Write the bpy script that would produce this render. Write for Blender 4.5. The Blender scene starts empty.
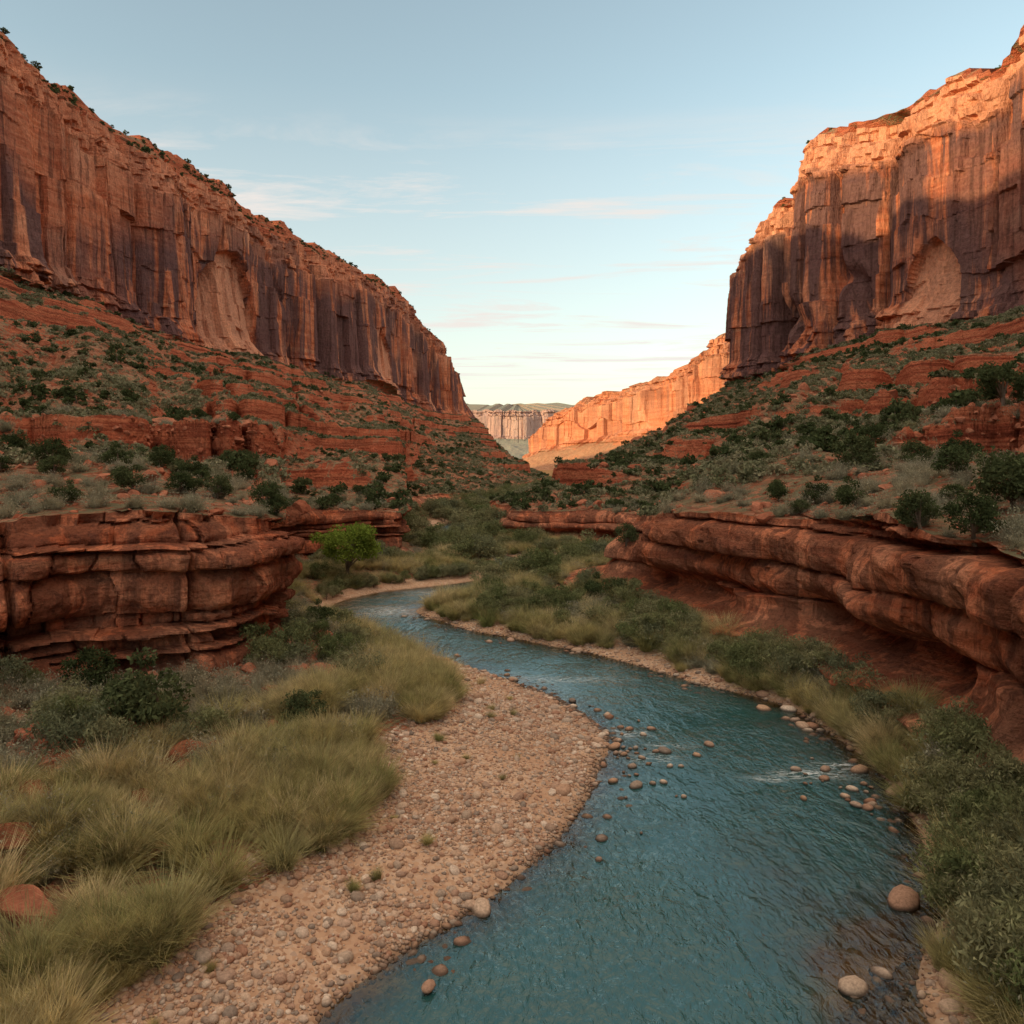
import bpy, math, numpy as np, random, time
from mathutils import Vector
T0=time.time()
rng=np.random.default_rng(7); random.seed(7)
scene=bpy.context.scene
f32=np.float32
# ------------------------------------------------------------------ noise
def h01(a,b=0,c=0,seed=0):
    a=np.asarray(a).astype(np.int64).astype(np.uint32); b=np.asarray(b).astype(np.int64).astype(np.uint32); c=np.asarray(c).astype(np.int64).astype(np.uint32)
    with np.errstate(over='ignore'):
        h=a*np.uint32(374761393)+b*np.uint32(668265263)+c*np.uint32(2147483647-98765)+np.uint32((seed*40503+12345)&0xffffffff)
        h=(h^(h>>np.uint32(13)))*np.uint32(1274126177)
        h=(h^(h>>np.uint32(15)))*np.uint32(2246822519)
        h=h^(h>>np.uint32(16))
    return (h&np.uint32(0xffff)).astype(f32)/f32(65535)
def vn(x,y,z=0,seed=0,lin=False):
    x,y,z=np.broadcast_arrays(np.asarray(x,f32),np.asarray(y,f32),np.asarray(z,f32))
    xi=np.floor(x);yi=np.floor(y);zi=np.floor(z)
    fx=x-xi;fy=y-yi;fz=z-zi
    if not lin: fx=fx*fx*(3-2*fx)
    fy=fy*fy*(3-2*fy);fz=fz*fz*(3-2*fz)
    xi=xi.astype(np.int64);yi=yi.astype(np.int64);zi=zi.astype(np.int64)
    r=0
    for dx in (0,1):
        wx=fx if dx else 1-fx
        for dy in (0,1):
            wy=fy if dy else 1-fy
            for dz in (0,1):
                wz=fz if dz else 1-fz
                r=r+h01(xi+dx,yi+dy,zi+dz,seed)*(wx*wy*wz)
    return (r*2-1).astype(f32)
def fbm(x,y,z=0,o=3,seed=0,g=.5):
    r=0;a=1;t=0;x=np.asarray(x,f32);y=np.asarray(y,f32);z=np.asarray(z,f32)
    for i in range(o):
        r=r+a*vn(x,y,z,seed+i*7);t+=a;a*=g;x=x*2.03+11.3;y=y*2.03+5.1;z=z*2.03+3.7
    return r/t
def sst(a,b,x):
    t=np.clip((x-a)/(b-a),0,1);return t*t*(3-2*t)
def catmull(P,t):
    P=np.asarray(P,float);n=len(P);i=np.clip(np.floor(t).astype(int),0,n-2);f=(t-i)[:,None]
    p0=P[np.clip(i-1,0,n-1)];p1=P[i];p2=P[i+1];p3=P[np.clip(i+2,0,n-1)]
    return .5*((2*p1)+(p2-p0)*f+(2*p0-5*p1+4*p2-p3)*f*f+(3*p1-p0-3*p2+p3)*f**3)
# ------------------------------------------------------------------ materials
def lk(nt,a,b): nt.links.new(a,b)
class M:
    def __init__(s,name):
        s.m=bpy.data.materials.new(name);s.m.use_nodes=True;s.nt=s.m.node_tree;s.nt.nodes.clear()
        s.out=s.n('ShaderNodeOutputMaterial')
    def n(s,t,**k):
        x=s.nt.nodes.new(t)
        for a,b in k.items(): setattr(x,a,b)
        return x
    def set(s,sock,v):
        if isinstance(v,bpy.types.NodeSocket): s.nt.links.new(v,sock)
        else: sock.default_value=v
    def pos(s,sc=None):
        g=s.n('ShaderNodeNewGeometry').outputs['Position']
        return s.vm(g,sc) if sc else g
    def vm(s,a,sc,op='MULTIPLY'):
        v=s.n('ShaderNodeVectorMath',operation=op);s.set(v.inputs[0],a);s.set(v.inputs[1],sc);return v.outputs[0]
    def noise(s,v,scale=1,detail=4,rough=.55,dist=0):
        x=s.n('ShaderNodeTexNoise');s.set(x.inputs['Vector'],v);x.inputs['Scale'].default_value=scale
        x.inputs['Detail'].default_value=detail;x.inputs['Roughness'].default_value=rough;x.inputs['Distortion'].default_value=dist
        return x.outputs['Fac']
    def vor(s,v,scale,feature='F1',out='Distance'):
        x=s.n('ShaderNodeTexVoronoi',feature=feature);s.set(x.inputs['Vector'],v);x.inputs['Scale'].default_value=scale;return x.outputs[out]
    def ramp(s,f,stops):
        r=s.n('ShaderNodeValToRGB');e=r.color_ramp.elements
        while len(e)<len(stops): e.new(.5)
        for q,(p,c) in zip(e,stops):
            q.position=p;q.color=(c,c,c,1) if not isinstance(c,tuple) else (*c,1)
        s.set(r.inputs[0],f);return r.outputs[0]
    def mix(s,f,a,b,bt='MIX'):
        x=s.n('ShaderNodeMix',data_type='RGBA',blend_type=bt);s.set(x.inputs[0],f)
        for i,v in ((6,a),(7,b)):
            s.set(x.inputs[i],(*v,1) if isinstance(v,tuple) else v)
        return x.outputs[2]
    def ma(s,op,a,b=0,c=0):
        x=s.n('ShaderNodeMath',operation=op);s.set(x.inputs[0],a);s.set(x.inputs[1],b)
        if op in('MULTIPLY_ADD',): s.set(x.inputs[2],c)
        return x.outputs[0]
    def bump(s,h,strength,dist,normal=None):
        b=s.n('ShaderNodeBump');s.set(b.inputs['Height'],h);b.inputs['Strength'].default_value=strength;b.inputs['Distance'].default_value=dist
        if normal: s.set(b.inputs['Normal'],normal)
        return b.outputs[0]
    def attr(s,name): return s.n('ShaderNodeAttribute',attribute_name=name).outputs['Fac']
    def finish(s,col,normal=None,rough=.9,spec=.2):
        p=s.n('ShaderNodeBsdfDiffuse') if spec==0 else s.n('ShaderNodeBsdfPrincipled')
        s.set(p.inputs[0],col if isinstance(col,bpy.types.NodeSocket) else (*col,1))
        if spec: s.set(p.inputs['Roughness'],rough);p.inputs['Specular IOR Level'].default_value=spec
        if normal: s.set(p.inputs['Normal'],normal)
        lk(s.nt,p.outputs[0],s.out.inputs[0]);return s.m
    def nz(s):
        g=s.n('ShaderNodeNewGeometry').outputs['True Normal'];x=s.n('ShaderNodeSeparateXYZ');lk(s.nt,g,x.inputs[0]);return s.ma('ABSOLUTE',x.outputs[2])
def cliff_mat(name,k=1.0,varn=1.0,pale=0.0,tint=None,vc=(.13,.082,.085),fw=.35,hb=.14):
    m=M(name);P=m.pos();fresh=m.attr('fresh')
    bands=m.noise(m.vm(P,(.012*k,.012*k,.22*k)),1,5,.55,.3)
    c=m.ramp(bands,[(.3,(.42,.115,.057)),(.43,(.65,.205,.10)),(.5,(.73,.27,.145)),(.57,(.58,.17,.085)),(.7,(.73,.305,.165))])
    big=m.noise(P,.022*k,4,.6,.6)
    c=m.mix(m.ma('MAXIMUM',m.ramp(big,[(.50,0.0),(.64,.7)]),m.ma('MULTIPLY',fresh,.8)),c,(.84,.41,.25))
    st=m.noise(m.vm(P,(.13*k,.13*k,.010*k)),1,5,.62,.5)
    st2=m.noise(m.vm(P,(.6*k,.6*k,.025*k)),1,4,.6,.2)
    area=m.noise(P,.014*k,2,.5,.3)
    nf=m.ma('MULTIPLY_ADD',fresh,-.9,1.0)
    f=m.ma('MULTIPLY',m.ramp(st,[(.43,0.0),(.50,1.0)]),m.ramp(area,[(.36,0.2),(.48,1.0)]))
    f=m.ma('MULTIPLY',f,m.ma('MULTIPLY',nf,.88*varn))
    c=m.mix(f,c,vc)
    c=m.mix(m.ma('MULTIPLY',m.ramp(st2,[(.53,0.0),(.62,1.0)]),m.ma('MULTIPLY',nf,.6*varn)),c,(.09,.046,.04))
    fine=m.noise(P,1.1*k,6,.7)
    c=m.mix(1.0,c,m.ramp(fine,[(.25,.56),(.55,1.0),(.8,1.2)]),'MULTIPLY')
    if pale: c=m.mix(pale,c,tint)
    h=m.ma('ADD',m.noise(m.vm(P,(.5*k,.5*k,.12*k)),1,6,.65),m.ma('MULTIPLY',m.noise(m.vm(P,(.3*k,.3*k,2.2*k)),1,3,.6),hb))
    h=m.ma('MULTIPLY_ADD',fine,fw,h)
    return m.finish(c,m.bump(h,1.0,1.7/k),.9,0)
def soil_mat(name,k=1.0,green=1.0,pale=0,tint=None):
    m=M(name);P=m.pos()
    a=m.noise(P,.35*k,6,.72)
    c=m.ramp(a,[(.3,(.21,.073,.042)),(.48,(.38,.148,.085)),(.62,(.52,.25,.155)),(.75,(.40,.168,.10))])
    v=m.vor(P,1.6*k,'F1','Color');vs=m.n('ShaderNodeSeparateColor');lk(m.nt,v,vs.inputs[0])
    c=m.mix(m.ramp(vs.outputs[0],[(.72,0.0),(.8,.55)]),c,(.58,.30,.195))
    c=m.mix(m.ramp(vs.outputs[1],[(.75,0.0),(.8,.6)]),c,(.13,.058,.04))
    g=m.noise(P,.06*k,3,.65,.3);g2=m.noise(P,1.1*k,4,.7)
    gf=m.ma('MULTIPLY',m.ramp(g,[(.38,.25),(.56,1.0)]),m.ramp(g2,[(.44,0.0),(.53,.9*green)]))
    c=m.mix(gf,c,(.225,.215,.13))
    steep=m.ramp(m.nz(),[(.58,1.0),(.78,0.0)])
    bands=m.noise(m.vm(P,(.03*k,.03*k,.9*k)),1,5,.6,.2)
    rc=m.ramp(bands,[(.33,(.18,.047,.028)),(.44,(.48,.13,.07)),(.52,(.56,.19,.10)),(.58,(.32,.085,.048)),(.7,(.54,.19,.105))])
    c=m.mix(steep,c,rc)
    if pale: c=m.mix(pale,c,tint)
    h=m.ma('ADD',m.noise(P,1.2*k,6,.76),m.ma('MULTIPLY',m.vor(P,2.2*k),-.5))
    return m.finish(c,m.bump(h,1.0,.8/k),.95,0)
# ------------------------------------------------------------------ mesh helpers
def mesh_obj(name,V,F,mat,smooth=True,attrs=None,link=True):
    V=np.ascontiguousarray(V,dtype=f32);F=np.ascontiguousarray(F,dtype=np.int32)
    me=bpy.data.meshes.new(name);n=F.shape[1]
    me.vertices.add(len(V));me.vertices.foreach_set('co',V.ravel())
    me.loops.add(F.size);me.loops.foreach_set('vertex_index',F.ravel())
    me.polygons.add(len(F));me.polygons.foreach_set('loop_start',np.arange(0,F.size,n,dtype=np.int32))
    try: me.polygons.foreach_set('loop_total',np.full(len(F),n,dtype=np.int32))
    except Exception: pass
    me.polygons.foreach_set('use_smooth',np.full(len(F),smooth,dtype=bool))
    me.update(calc_edges=True)
    if attrs:
        for k,v in attrs.items():
            a=me.attributes.new(k,'FLOAT','POINT');a.data.foreach_set('value',np.ascontiguousarray(v,dtype=f32).ravel())
    me.materials.append(mat)
    o=bpy.data.objects.new(name,me)
    if link: scene.collection.objects.link(o)
    return o
def grid_faces(nr,nc):
    i=np.arange(nr-1)[:,None]*nc+np.arange(nc-1)[None,:]
    return np.stack([i,i+1,i+nc+1,i+nc],-1).reshape(-1,4)
def grid_obj(name,G,mat,smooth=True,attrs=None,flip=False):
    nr,nc=G.shape[:2];F=grid_faces(nr,nc)
    return mesh_obj(name,G.reshape(-1,3),F[:,::-1] if flip else F,mat,smooth,attrs)
# ------------------------------------------------------------------ canyon lofts
def resamp(feats,wl=.14,wc=.45):
    B=feats['B'];L=feats['L'];S=len(B);t=np.linspace(0,S-1,12000)
    b=catmull(B,t);l=catmull(L,t);dt=t[1]-t[0]
    def dens(c,base,ref):
        sp=np.linalg.norm(np.gradient(c[:,:2],axis=0),axis=1)/dt
        d=np.linalg.norm(c[:,:2],axis=1);st=base*np.maximum(d/ref,.8)
        st=np.where(c[:,1]<8,st*5,st);return sp/st
    d=np.maximum(dens(b,wl,35),dens(l,wc,200));cum=np.concatenate([[0],np.cumsum((d[1:]+d[:-1])/2*dt)])
    n=int(cum[-1]);return np.interp(np.linspace(0,cum[-1],n),cum,t)
def normals2(c,side,sm=25):
    tg=np.gradient(c[:,:2],axis=0);k=np.ones(sm)/sm
    tg=tg/np.linalg.norm(tg,axis=1,keepdims=True)
    tg=np.stack([np.convolve(np.pad(tg[:,i],sm//2,mode='edge'),k,'valid')[:len(c)] for i in (0,1)],1)
    tg/=np.linalg.norm(tg,axis=1,keepdims=True)
    return np.stack([tg[:,1],-tg[:,0]],1)*side
def arcl(c): return np.concatenate([[0],np.cumsum(np.linalg.norm(np.diff(c[:,:2],axis=0),axis=1))])
def cliff_disp(s,z,zf,zl,seed,k=1.0,cracks=(),arches=(),capf=.9):
    """outward displacement of a high sandstone wall; s arc length, z height"""
    s=s.astype(f32);z=z.astype(f32);t=(z-zf)/(zl-zf)
    sw=s+2.0*k*fbm(s/(22*k),z/(60*k),0,3,seed)
    D=6*k*fbm(s/(80*k),z/(400*k),0,2,seed+1)
    D+=4.6*k*vn(sw/(21*k),z/(500*k),0,seed+2,True)+1.7*k*vn(sw/(7*k),z/(200*k),0,seed+22,True)
    n=vn(sw/(12*k),z/(170*k),0,seed+3);D-=4.0*k*np.exp(-(n/.045)**2)*sst(.35,.6,vn(s/(30*k),z/(70*k),3,seed+4)*.5+.5)
    lay=np.floor((z+4*k*vn(s/(15*k),0,0,seed+5))/(30*k))
    w=(7+7*h01(lay,1,0,seed))*k
    cell=np.floor(sw/w+h01(lay,2,0,seed)*5)
    D+=(h01(cell,lay,0,seed+6)-.5)*3.8*k*sst(.97,.8,t)
    lay2=np.floor((z+2*k*vn(s/(9*k),5,0,seed+8))/(11*k));cell2=np.floor((sw+1.0*k*vn(s/(5*k),z/(9*k),0,seed+9))/(3.6*k)+h01(lay2,3,0,seed)*9)
    D+=(h01(cell2,lay2,1,seed+7)-.5)*1.6*k*(.15+.85*sst(0,.3,vn(s/(35*k),z/(30*k),9,seed)))
    zb=z+.6*k*vn(s/(14*k),0,2,seed+10)
    lid=np.floor(zb/(2.1*k)+.35*vn(0,zb/(3*k),0,seed));
    stra=(h01(lid,0,5,seed)-.4)*2.2*k+.9*k*vn(s/(5*k),lid*3.7,0,seed+11)+ (h01(np.floor(s/(2.6*k)+h01(lid,9,0,seed)*7),lid,2,seed)-.5)*2.0*k
    ws=np.maximum(sst(.80,.84,t+.05*vn(s/(25*k),0,0,seed+12)),sst(.13,.04,t+.04*vn(s/(20*k),3,0,seed+13)))
    D+=stra*(ws*.98+.02)
    tj=t+.04*vn(s/(16*k),0,0,seed+31,True)
    D-=(2.6*sst(.80,.815,tj)+3.4*sst(.91,.925,tj))*k
    D+=3.0*k*sst(.14,0,t)
    D+=.40*k*fbm(s/(3*k),z/(5*k),0,3,seed+14,.6)
    fr=sst(.74,.83,tj)*capf
    for (c0,wd,dp,z0) in cracks:
        D-=dp*np.exp(-((sw-c0)/wd)**2)*sst(z0-6,z0+6,z)
    for (c0,wd,zt,dp) in arches:
        uu=np.abs(s-c0+1.8*vn(z/7,s/9,0,seed+77))
        hh=zt-wd*1.1*(uu/wd)**2.4+1.5*vn(s/5,0,0,seed+78)
        ins=sst(.7,-.7,(z-hh))*sst(wd*1.0,wd*.95,uu)
        D-=ins*(dp*sst(zf-2,zt,z)**.6)
        fr=np.maximum(fr,ins*.85)
    return D,fr
_bounds={}
def ledge_disp(s,z,zb,zt,seed,under,blocky):
    b=_bounds.setdefault(seed,np.cumsum(np.r_[-2,np.random.default_rng(seed).choice([.25,.35,.5,.9,1.5,2.1] if not blocky else [.25,.4,.6,.9,1.3,1.9],40)]))
    zz=z+(.6 if blocky else .4)*fbm(s/7,z/6,0,2,seed)+.08*vn(s/.8,z/.8,0,seed)
    i=np.searchsorted(b,zz.ravel()).reshape(zz.shape)
    lo=b[np.clip(i-1,0,40)];hi=b[np.clip(i,0,40)];dd=np.minimum(zz-lo,hi-zz);th=np.maximum(hi-lo,.2)
    ss=s+.6*fbm(s/2.2,z/1.2,0,2,seed+3)
    w=(2.5+5*h01(i,7,0,seed))*(.5 if blocky else 1);q=ss/w+h01(i,8,0,seed)*9;cell=np.floor(q);fr=q-cell
    has=h01(cell,i,2,seed)>(.4 if blocky else .6)
    D=(h01(i,0,0,seed)-.5)*.9+.9*vn(s/5.5,i*2.7,0,seed+1)+(h01(cell,i,0,seed)-.5)*(1.1 if blocky else .7)
    D+=.28*(1-np.clip(1-2*dd/th,0,1)**2.5)*np.clip(th,.3,1.4)-.2
    D-=.55*np.exp(-(dd/.07)**2)*sst(.35,.6,h01(i,3,0,seed)*.6+.2+.55*vn(s/3,i*1.3,0,seed+12))
    D-=.3*np.exp(-(np.minimum(fr,1-fr)*w/.07)**2)*has
    D+=1.7*fbm(s/16,z/30,0,2,seed+4)+.8*vn(s/3.6,z/5,0,seed+8,True)+.5*fbm(s/1.8,z/2,0,2,seed+18)
    n=vn(s/7,z/60,4,seed+6);D-=1.0*np.exp(-(n/.03)**2)
    D+=.24*fbm(s/.9,z/.6,0,3,seed+5,.6)
    t=(z-zb)/np.maximum(zt-zb,1)
    D-=under*np.exp(-((t-.26+.05*vn(s/11,2,0,seed))/.14)**2)*sst(-.8,-.1,vn(s/9,0,0,seed+9))
    D+=under*.45*sst(.15,.0,t)
    D-=.6*sst(.85,1.05,t)
    return D
def build_side(feats,side,pexp,seed,capback,capup,P2x,under,mats,cracks=(),arches=(),capf=.9):
    t=resamp(feats);C={k:catmull(v,t) for k,v in feats.items()};n=len(t)
    sB=arcl(C['B']);sL=arcl(C['L']);nB=normals2(C['T'],side,41);nL=normals2(C['L'],side,61)
    dB=np.linalg.norm(C['B'][:,:2],axis=1)
    fs=lambda yy:float(sL[np.argmin(np.abs(C['L'][:n*3//4,1]-yy))])
    cracks=[(fs(a),b,c,d) for a,b,c,d in cracks];arches=[(fs(a),b,c,d) for a,b,c,d in arches]
    C['T'][:,2]+=.6*fbm(sB/6,0,0,3,seed+50)
    C['G'][:,:2]+= (nB*(.9*fbm(sB/4,0,0,2,seed+51))[:,None])
    C['L'][:,2]+=2.2*vn(sL/23,0,0,seed+52)+np.round(2.2*vn(sL/9,0,0,seed+53))*1.4
    C['F'][:,2]+=4.5*fbm(sL/30,0,0,2,seed+54)
    W0=C['W'].copy();dr=C['W'][:,:2]-C['B'][:,:2];dr/=np.linalg.norm(dr,axis=1,keepdims=True)
    W0[:,:2]+=dr*2.4;W0[:,2]=-1.0
    P1=C['L'].copy();P1[:,:2]-=nL*capback;P1[:,2]+=capup
    P2=P1.copy();P2[:,0]=P2x;P2[:,1]=P1[:,1]*1.25;P2[:,2]+=3
    seq=[('W0',W0),('W',C['W']),('G',C['G']),('B',C['B']),('T',C['T']),('F',C['F']),('L',C['L']),('P1',P1),('P2',P2)]
    cnt=[8,46,50,74,340,180,22,14]
    rows=[];wl=[];wc=[];wt=[];ends=[0]
    zero=np.zeros(n)
    for k,(c,(a,A),(b,Bc)) in enumerate(zip(cnt,seq[:-1],seq[1:])):
        q=np.arange(c)/c
        for s in q:
            if k==4:
                r=s**1.4;p=A+(Bc-A)*r;p[:,2]=A[:,2]+(Bc[:,2]-A[:,2])*r**pexp
                d=np.linalg.norm((Bc-A)[:,:2],axis=1)*r
                rows.append(p);wl.append(np.exp(-(d/1.5)));wc.append(np.exp(-(np.linalg.norm((Bc-A)[:,:2],axis=1)-d)/5));wt.append(.18+.82*sst(3,30,d)*sst(1.0,.9,r+zero))
            else:
                p=A+(Bc-A)*s;rows.append(p)
                wl.append(zero+(1. if k==3 else (sst(.75,1,s) if k==2 else 0)))
                wc.append(zero+(1. if k==5 else ((1-s) if k==6 else 0)))
                wt.append(zero+(.18 if k in(2,3) else .10 if k in (0,1) else .5 if k==6 else 1 if k==7 else .0))
        ends.append(len(rows))
    rows.append(P2);wl.append(zero);wc.append(zero);wt.append(zero+1);ends[-1]=len(rows)-1
    G=np.stack(rows).astype(f32);wl=np.stack(wl).astype(f32);wc=np.stack(wc).astype(f32);wt=np.stack(wt).astype(f32)
    r0,r1=ends[2]+30,ends[4]+40
    sb=np.broadcast_to(sB.astype(f32),G[r0:r1].shape[:2])
    D=ledge_disp(sb,G[r0:r1,:,2],C['B'][:,2][None],C['T'][:,2][None],seed,under,side>0)*wl[r0:r1]
    D*=sst(140,90,dB)[None]
    c0,c1=ends[5]-60,ends[7]
    sl=np.broadcast_to(sL.astype(f32),G[c0:c1].shape[:2])
    Dc,fresh=cliff_disp(sl,G[c0:c1,:,2],C['F'][:,2][None],C['L'][:,2][None],seed+100,1.0,cracks,arches,capf);Dc=Dc*wc[c0:c1]
    x=G[...,0].copy();y=G[...,1].copy();z=G[...,2]
    q0,q1=ends[4],ends[5]
    X=x[q0:q1];Y=y[q0:q1];Z=z[q0:q1]
    m=wt[q0:q1]
    Z+=m*(2.6*fbm(X/34,Y/34,0,3,seed+20)+1.1*fbm(X/8,Y/8,0,3,seed+21,.6))
    gl=vn(sL[None]/19+.8*vn(X/30,Y/30,0,seed+22),0,0,seed+23);tt=((np.arange(q1-q0)/(q1-q0))**1.4)[:,None]
    Z+=-3.0*(1-np.abs(gl))**2*np.sin(np.pi*tt)*m+1.2*m
    wz=Z+1.6*vn(X/45,Y/45,0,seed+24)
    hgt=5.6;qq=wz/hgt;fr=qq-np.floor(qq);lay=np.floor(qq)
    mk=sst(-.1,.12,fbm(X/30+lay*9.1,Y/30,0,2,seed+25))*sst(.02,.1,tt)*sst(1,.93,tt)
    Z+=hgt*(sst(.42,.54,fr)-fr)*.8*mk
    h2=1.15;q2=(Z+.4*vn(X/9,Y/9,0,seed+27))/h2;f2=q2-np.floor(q2)
    mk2=np.maximum(mk*sst(.3,.42,fr)*sst(.72,.6,fr),.5*sst(.1,.4,vn(X/14,Y/14,3,seed+26)))
    Z+=h2*(sst(.35,.6,f2)-f2)*.9*mk2*sst(0.01,.05,tt)
    Z+=.42*fbm(X/2.2,Y/2.2,0,4,seed+28,.65)*np.clip(m+.1,0,1)
    e1=ends[3]
    Xb=x[:e1];Yb=y[:e1]
    lf=(np.arange(e1)-ends[1])/(e1-ends[1]);lf=np.clip(lf,0,1)[:,None]
    G[:e1,:,2]+=(.10+.5*lf*sst(1,.9,lf))*fbm(Xb/3.5,Yb/3.5,0,4,seed+30,.55)
    a0=ends[6];G[a0:,:,2]+=wt[a0:]*(1.6*fbm(x[a0:]/14,y[a0:]/14,0,3,seed+40)+.8*fbm(x[a0:]/4,y[a0:]/4,0,2,seed+41))
    G[r0:r1,:,0]+=D*nB[:,0];G[r0:r1,:,1]+=D*nB[:,1]
    G[c0:c1,:,0]+=Dc*nL[:,0];G[c0:c1,:,1]+=Dc*nL[:,1]
    FR=np.zeros(G.shape[:2],f32);FR[c0:c1]=fresh
    names=[('gravel_bar' if side>0 else 'pebble_shore',0,ends[2]),('riverbank',ends[2],ends[3]),('rock_ledge',ends[3],ends[4]),('talus_slope',ends[4],ends[5]),('sandstone_cliff',ends[5],ends[6]),('mesa_top',ends[6],ends[8])]
    for nm,a,b in names:
        grid_obj(nm,G[a:b+1],mats[nm],smooth=nm not in('sandstone_cliff','rock_ledge'),attrs={'fresh':FR[a:b+1]} if nm=='sandstone_cliff' else None)
    print('grid',G.shape,'len cliff',sL[-1],time.time()-T0)
    return G,ends,C,sL,sB
Ls=[ # W(x,y) G B T F L
[(-16,-60),(-20,-60,1),(-32,-60,3.5),(-33,-60,9.5),(-150,-260,55),(-156,-260,122)],
[(-13,-20),(-17,-20,1),(-28,-20,3.5),(-29,-20,9.5),(-147,-80,55),(-153,-80,122)],
[(-8,6),(-11.5,6,1),(-25,10,3.3),(-26,10,9),(-141,60,55),(-147,60,123)],
[(-4.1,16.9),(-8.3,16,.9),(-24,24,3),(-25,24,8.7),(-134,150,55),(-139,150,124)],
[(-.3,22.2),(-6.8,21,.9),(-22.5,31,3),(-23.3,31.5,8.6),(-127,200,55),(-131,200,123)],
[(2.2,27),(-5.2,25.5,.9),(-19,34,2.8),(-19.7,34.8,8.9),(-123,235,56),(-127,236,120)],
[(4,33.5),(-4.2,31,.9),(-15.5,35.5,2.6),(-16,36.3,9.2),(-118,270,55),(-122,271,119)],
[(2.4,40),(-3.6,38,.8),(-12.7,38.5,2.3),(-13.2,39.3,8.9),(-112,305,52),(-115,306,119)],
[(-2,45.5),(-5.6,44.5,.7),(-11.4,42.5,2),(-12,43,8.3),(-106,345,53),(-109,346,119)],
[(-6,50),(-8.4,49.5,.6),(-14,47,2),(-15,47,8.2),(-101,370,54),(-104,371,118)],
[(-9.5,55),(-12,55,.6),(-18.5,55,2),(-19.6,55,7.8),(-97,390,55),(-100,391,118)],
[(-13,60),(-15,60.5,.6),(-22,65,2),(-23.2,65,7.5),(-93,410,55),(-96,411,118)],
[(-14.8,66),(-16.5,67,.6),(-24,78,2),(-25,79,6.8),(-87,435,54),(-90,436,118)],
[(-12,72),(-13,74,.6),(-19,84,1.8),(-19.5,85.5,6.4),(-81,460,53),(-84,461,118)],
[(-6,77),(-7.5,80,.6),(-11,86,1.6),(-11.3,87.5,6.2),(-75,485,52),(-78,486,117)],
[(0,84),(-2,86,.6),(-12,93,1.6),(-13.3,93.5,6),(-69,510,50),(-72,511,117)],
[(-3,95),(-5,96,.6),(-17,103,1.6),(-18.5,103.5,5.5),(-63,537,48),(-66,538,118)],
[(-12,110),(-14,110,.6),(-22,120,1.6),(-24,120,5),(-57,560,46),(-60,561,112)],
[(-16,132),(-18,132,.6),(-23,138,1.6),(-26,138,4.5),(-50,582,45),(-53,583,107)],
[(-10,160),(-12,160,.6),(-16,165,1.6),(-20,166,4),(-44,596,44),(-47,598,94)],
[(0,200),(-2,200,.6),(-6,203,1.6),(-9,204,3.5),(-39,604,43),(-44,608,86)],
[(10,260),(8,260,.6),(4,262,1.5),(1,262,3.5),(-33,611,41),(-45,618,84)],
[(19,320),(17,320,.6),(13,321,1.5),(11,321,4),(-26,618,39),(-49,632,82)],
[(24,380),(22,380,.6),(18,380,1.5),(15,380,4),(-26,630,37),(-66,648,82)],
[(24,440),(22,440,.6),(16,440,1.5),(12,440,3),(-60,645,36),(-110,662,82)],
[(-60,520),(-61,518,.6),(-63,515,1.5),(-65,512,3),(-260,670,42),(-260,680,82)]]
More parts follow.
